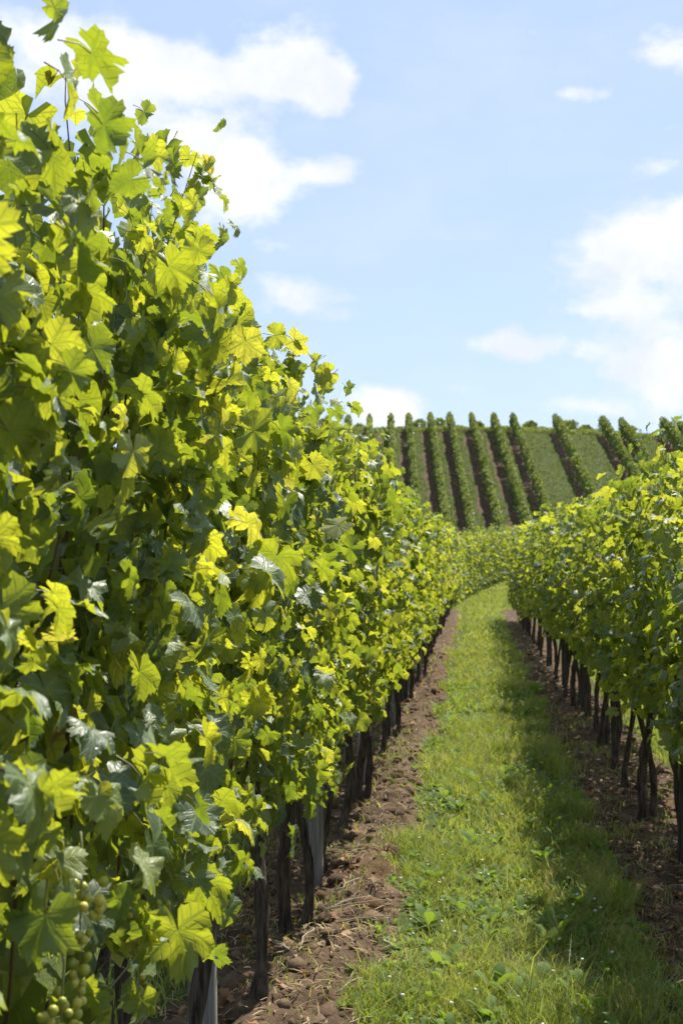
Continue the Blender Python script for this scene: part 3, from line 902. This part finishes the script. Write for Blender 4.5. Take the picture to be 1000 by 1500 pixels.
h2_ = blades(6000, (.6, 1.6), (5, 16), .06, .006, 10, lambda x, y, g: fbm(x * 2.5, y * 2.5, 48) > .52, .9)
V, F = join([hb, h2_])
tag(link('sparse_grass', mesh_np('sparse_grass', V, F, [M_GRASS], smooth=False)), 'thin grass sprouting on the bare soil under the vines', 'grass', kind='stuff')


def scatter_weeds(n, seed):
    g = np.random.default_rng(seed); Vs = []; Fs = []; off = 0
    for _ in range(n):
        x = g.uniform(-.6, .95); y = 4.6 + 16 * g.random() ** 1.4
        if g.random() < soil_mask(np.array([x]), np.array([y]))[0] * 1.0: continue
        z = gz(x, y); k = g.integers(4, 8); L = g.uniform(.018, .05) * (1.9 if g.random() < .12 else 1)
        for j in range(k):
            a = 6.28 * j / k + g.normal(0, .3); d = np.array([math.cos(a), math.sin(a), 0]); s = np.array([-d[1], d[0], 0]); up = g.uniform(.35, 1.3)
            b = np.array([x, y, z + .01]); w = L * g.uniform(.2, .32)
            q = [b, b + d * L * .5 + s * w + [0, 0, L * up * .6], b + d * L * .5 - s * w + [0, 0, L * up * .6], b + d * L * .85 + s * w * .7 + [0, 0, L * up * .85], b + d * L * .85 - s * w * .7 + [0, 0, L * up * .85], b + d * L * 1.05 + [0, 0, L * up * .85]]
            Vs += q; Fs += [(off, off + 2, off + 1), (off + 1, off + 2, off + 4), (off + 1, off + 4, off + 3), (off + 3, off + 4, off + 5)]; off += 6
    return np.array(Vs), np.array(Fs)


V, F = scatter_weeds(2600, 3)
tag(link('weeds', mesh_np('weeds', V, F, [M_WEED])), 'small broad-leaved weeds growing among the grass', 'weeds', kind='stuff')


g = np.random.default_rng(19); cl = []  # small white balls imitating sun glints on the grass
for _ in range(170):
    x = g.uniform(-.4, .62); yy = 4.7 + 17 * g.random() ** 1.2; r_ = g.uniform(.005, .009); cl.append((BALL_LOW[0] * np.array([r_, r_, r_ * .8]) * g.uniform(.85, 1.15, (len(BALL_LOW[0]), 1)) + np.array([x, yy, gz(x, yy) + g.uniform(.05, .1)]), BALL_LOW[1]))
V, F = join(cl)
tag(link('glint_specks', mesh_np('glint_specks', V, F, [plain('glint_white', (.6, .58, .5), .8)])), 'tiny white specks imitating sun glints in the grass strip', 'glints', kind='stuff')


def scatter_clods(specs, seed):
    g = np.random.default_rng(seed)
    t = (1 + 5 ** .5) / 2
    ico = norm(np.array([(-1, t, 0), (1, t, 0), (-1, -t, 0), (1, -t, 0), (0, -1, t), (0, 1, t), (0, -1, -t), (0, 1, -t), (t, 0, -1), (t, 0, 1), (-t, 0, -1), (-t, 0, 1)], float))
    f = np.array([(0, 11, 5), (0, 5, 1), (0, 1, 7), (0, 7, 10), (0, 10, 11), (1, 5, 9), (5, 11, 4), (11, 10, 2), (10, 7, 6), (7, 1, 8), (3, 9, 4), (3, 4, 2), (3, 2, 6), (3, 6, 8), (3, 8, 9), (4, 9, 5), (2, 4, 11), (6, 2, 10), (8, 6, 7), (9, 8, 1)])
    Vs = []; Fs = []; off = 0
    for n, xr, yr, pw, s0, s1 in specs:
        x = g.uniform(*xr, n); y = yr[0] + (yr[1] - yr[0]) * g.random(n) ** pw
        k = (soil_mask(x, y) > .4) & (g.random(n) < .35 + .9 * fbm(x * 3, y * 3, 51)); x, y = x[k], y[k]; n = len(x); z = ground_z(x, y)
        s = s0 + (s1 - s0) * g.random(n) ** 3.2
        V = ico[None] * g.uniform(.62, 1.3, (n, 12, 1)) * s[:, None, None] * g.uniform(.7, 1.3, (n, 1, 3)) * np.array([1, 1, .75])
        V = V + np.column_stack([x, y, z - s * .12])[:, None]
        Vs.append(V.reshape(-1, 3)); Fs.append((f[None] + (np.arange(n) * 12)[:, None, None] + off).reshape(-1, 3)); off += n * 12
    return np.vstack(Vs), np.vstack(Fs)


V, F = scatter_clods([(3600, (-1.3, -.3), (4.2, 10), 1.3, .004, .02), (420, (-1.2, -.35), (4.2, 11), 1.2, .02, .075), (2000, (-1.3, -.3), (10, 24), 1.3, .008, .05), (2400, (.55, 1.65), (5, 12), 1.2, .004, .022), (200, (.6, 1.5), (5, 13), 1.2, .02, .06), (1300, (.55, 1.65), (12, 26), 1.3, .008, .045)], 5)
tag(link('soil_clods', mesh_np('soil_clods', V, F, [M_CLOD], smooth=False)), 'crumbly reddish brown clods of tilled earth under the vines', 'soil', kind='stuff')


def litter(n, xr, yr, seed):
    g = np.random.default_rng(seed); x = g.uniform(*xr, n); y = yr[0] + (yr[1] - yr[0]) * g.random(n) ** 1.3
    k = fbm(x * 2, y * 2, 61) > .42; x, y = x[k], y[k]; n = len(x); z = ground_z(x, y) + g.uniform(.004, .02, n)
    a = g.uniform(0, 6.28, n); L = g.uniform(.02, .10, n); w = g.uniform(.0015, .004, n); ti = g.normal(0, .25, n)
    d = np.column_stack([np.cos(a), np.sin(a), ti]) * L[:, None] * .5; s = np.column_stack([-np.sin(a), np.cos(a), np.zeros(n)]) * w[:, None]
    C = np.column_stack([x, y, z]); bow = np.array([0, 0, .006])
    V = np.stack([C - d - s, C - d + s, C - s + bow, C + s + bow, C + d], 1).reshape(-1, 3)
    F = (np.array([[0, 1, 3], [0, 3, 2], [2, 3, 4]])[None] + (np.arange(n) * 5)[:, None, None]).reshape(-1, 3)
    return V, F


V, F = join([litter(3600, (-1.35, -.3), (4.2, 14), 1), litter(4500, (.55, 1.7), (5, 16), 2), litter(1600, (-.5, .7), (4.4, 12), 3)])
st = blades(5200, (-.6, .8), (4.3, 13), .12, .0026, 15, turf, .9); st2 = blades(1500, (-.6, .8), (13, 26), .13, .006, 16, turf, .9)
V, F = join([(V, F), st, st2])
tag(link('dry_litter', mesh_np('dry_litter', V, F, [M_STRAW], smooth=False)), 'dry straw and grass stalks lying on the soil', 'straw', kind='stuff')

g = np.random.default_rng(23); n = 420
x = np.where(g.random(n) < .5, g.normal(-.85, .22, n), g.normal(1.08, .26, n)); yy = 4.3 + 17 * g.random(n) ** 1.3
az = norm(np.array([0, 0, 1.0]) + g.normal(0, .35, (n, 3))); ay = g.normal(0, 1, (n, 3)); ay = norm(ay - (ay * az).sum(1, keepdims=True) * az); ax = np.cross(ay, az)
V, F, U, mi = bulk_leaves(np.column_stack([x, yy, ground_z(x, yy) + .018]), ax, ay, az, g.uniform(.018, .045, n), LEAVES_LOW, None, g.integers(0, 6, n))
M_DEAD = blade_material('dead_leaf', [(0, (.09, .04, .018)), (.5, (.20, .10, .045)), (1, (.34, .22, .11))], [(0, (.05, .02, .005)), (1, (.12, .07, .02))], .2, .7)
tag(link('fallen_leaves', mesh_np('fallen_leaves', V, F, [M_DEAD], U)), 'curled brown leaves fallen on the soil under the vines', 'leaves', kind='stuff')

# pruned twigs lying under the sunlit row
for i, (x, y, a, L) in enumerate([(-.60, 6.75, 40, .26), (-.55, 6.55, 15, .30), (-.50, 6.35, 5, .24), (-.62, 6.95, 62, .2), (-.72, 6.1, 80, .22), (-.48, 5.45, 55, .16), (-.68, 7.9, 35, .2), (-.50, 8.6, 20, .18), (-.78, 5.9, 120, .24), (-.42, 5.05, 30, .15)]):
    g = np.random.default_rng(i); z = gz(x, y) + .03
    n = 6; s = np.linspace(-.5, .5, n) * L; p = np.column_stack([s, g.normal(0, .006, n), .012 * np.cos(s / L * 3) + s * .12])
    parts = [tube(p, np.linspace(.0042, .0024, n), 5)]
    parts.append(tube([p[3], p[3] + [.02, .02, .012], p[3] + [.045, .03, .02]], [.0028, .002, .0012], 4))
    o = link('pruned_twig', mesh_np('pruned_twig', *join(parts), [M_TWIG])); o.location = (x, y, z); o.rotation_euler = (0, 0, R(a))
    tag(o, 'pale dry pruned twig lying on the brown soil under the sunlit row', 'twig', 'pruned twigs on the soil')
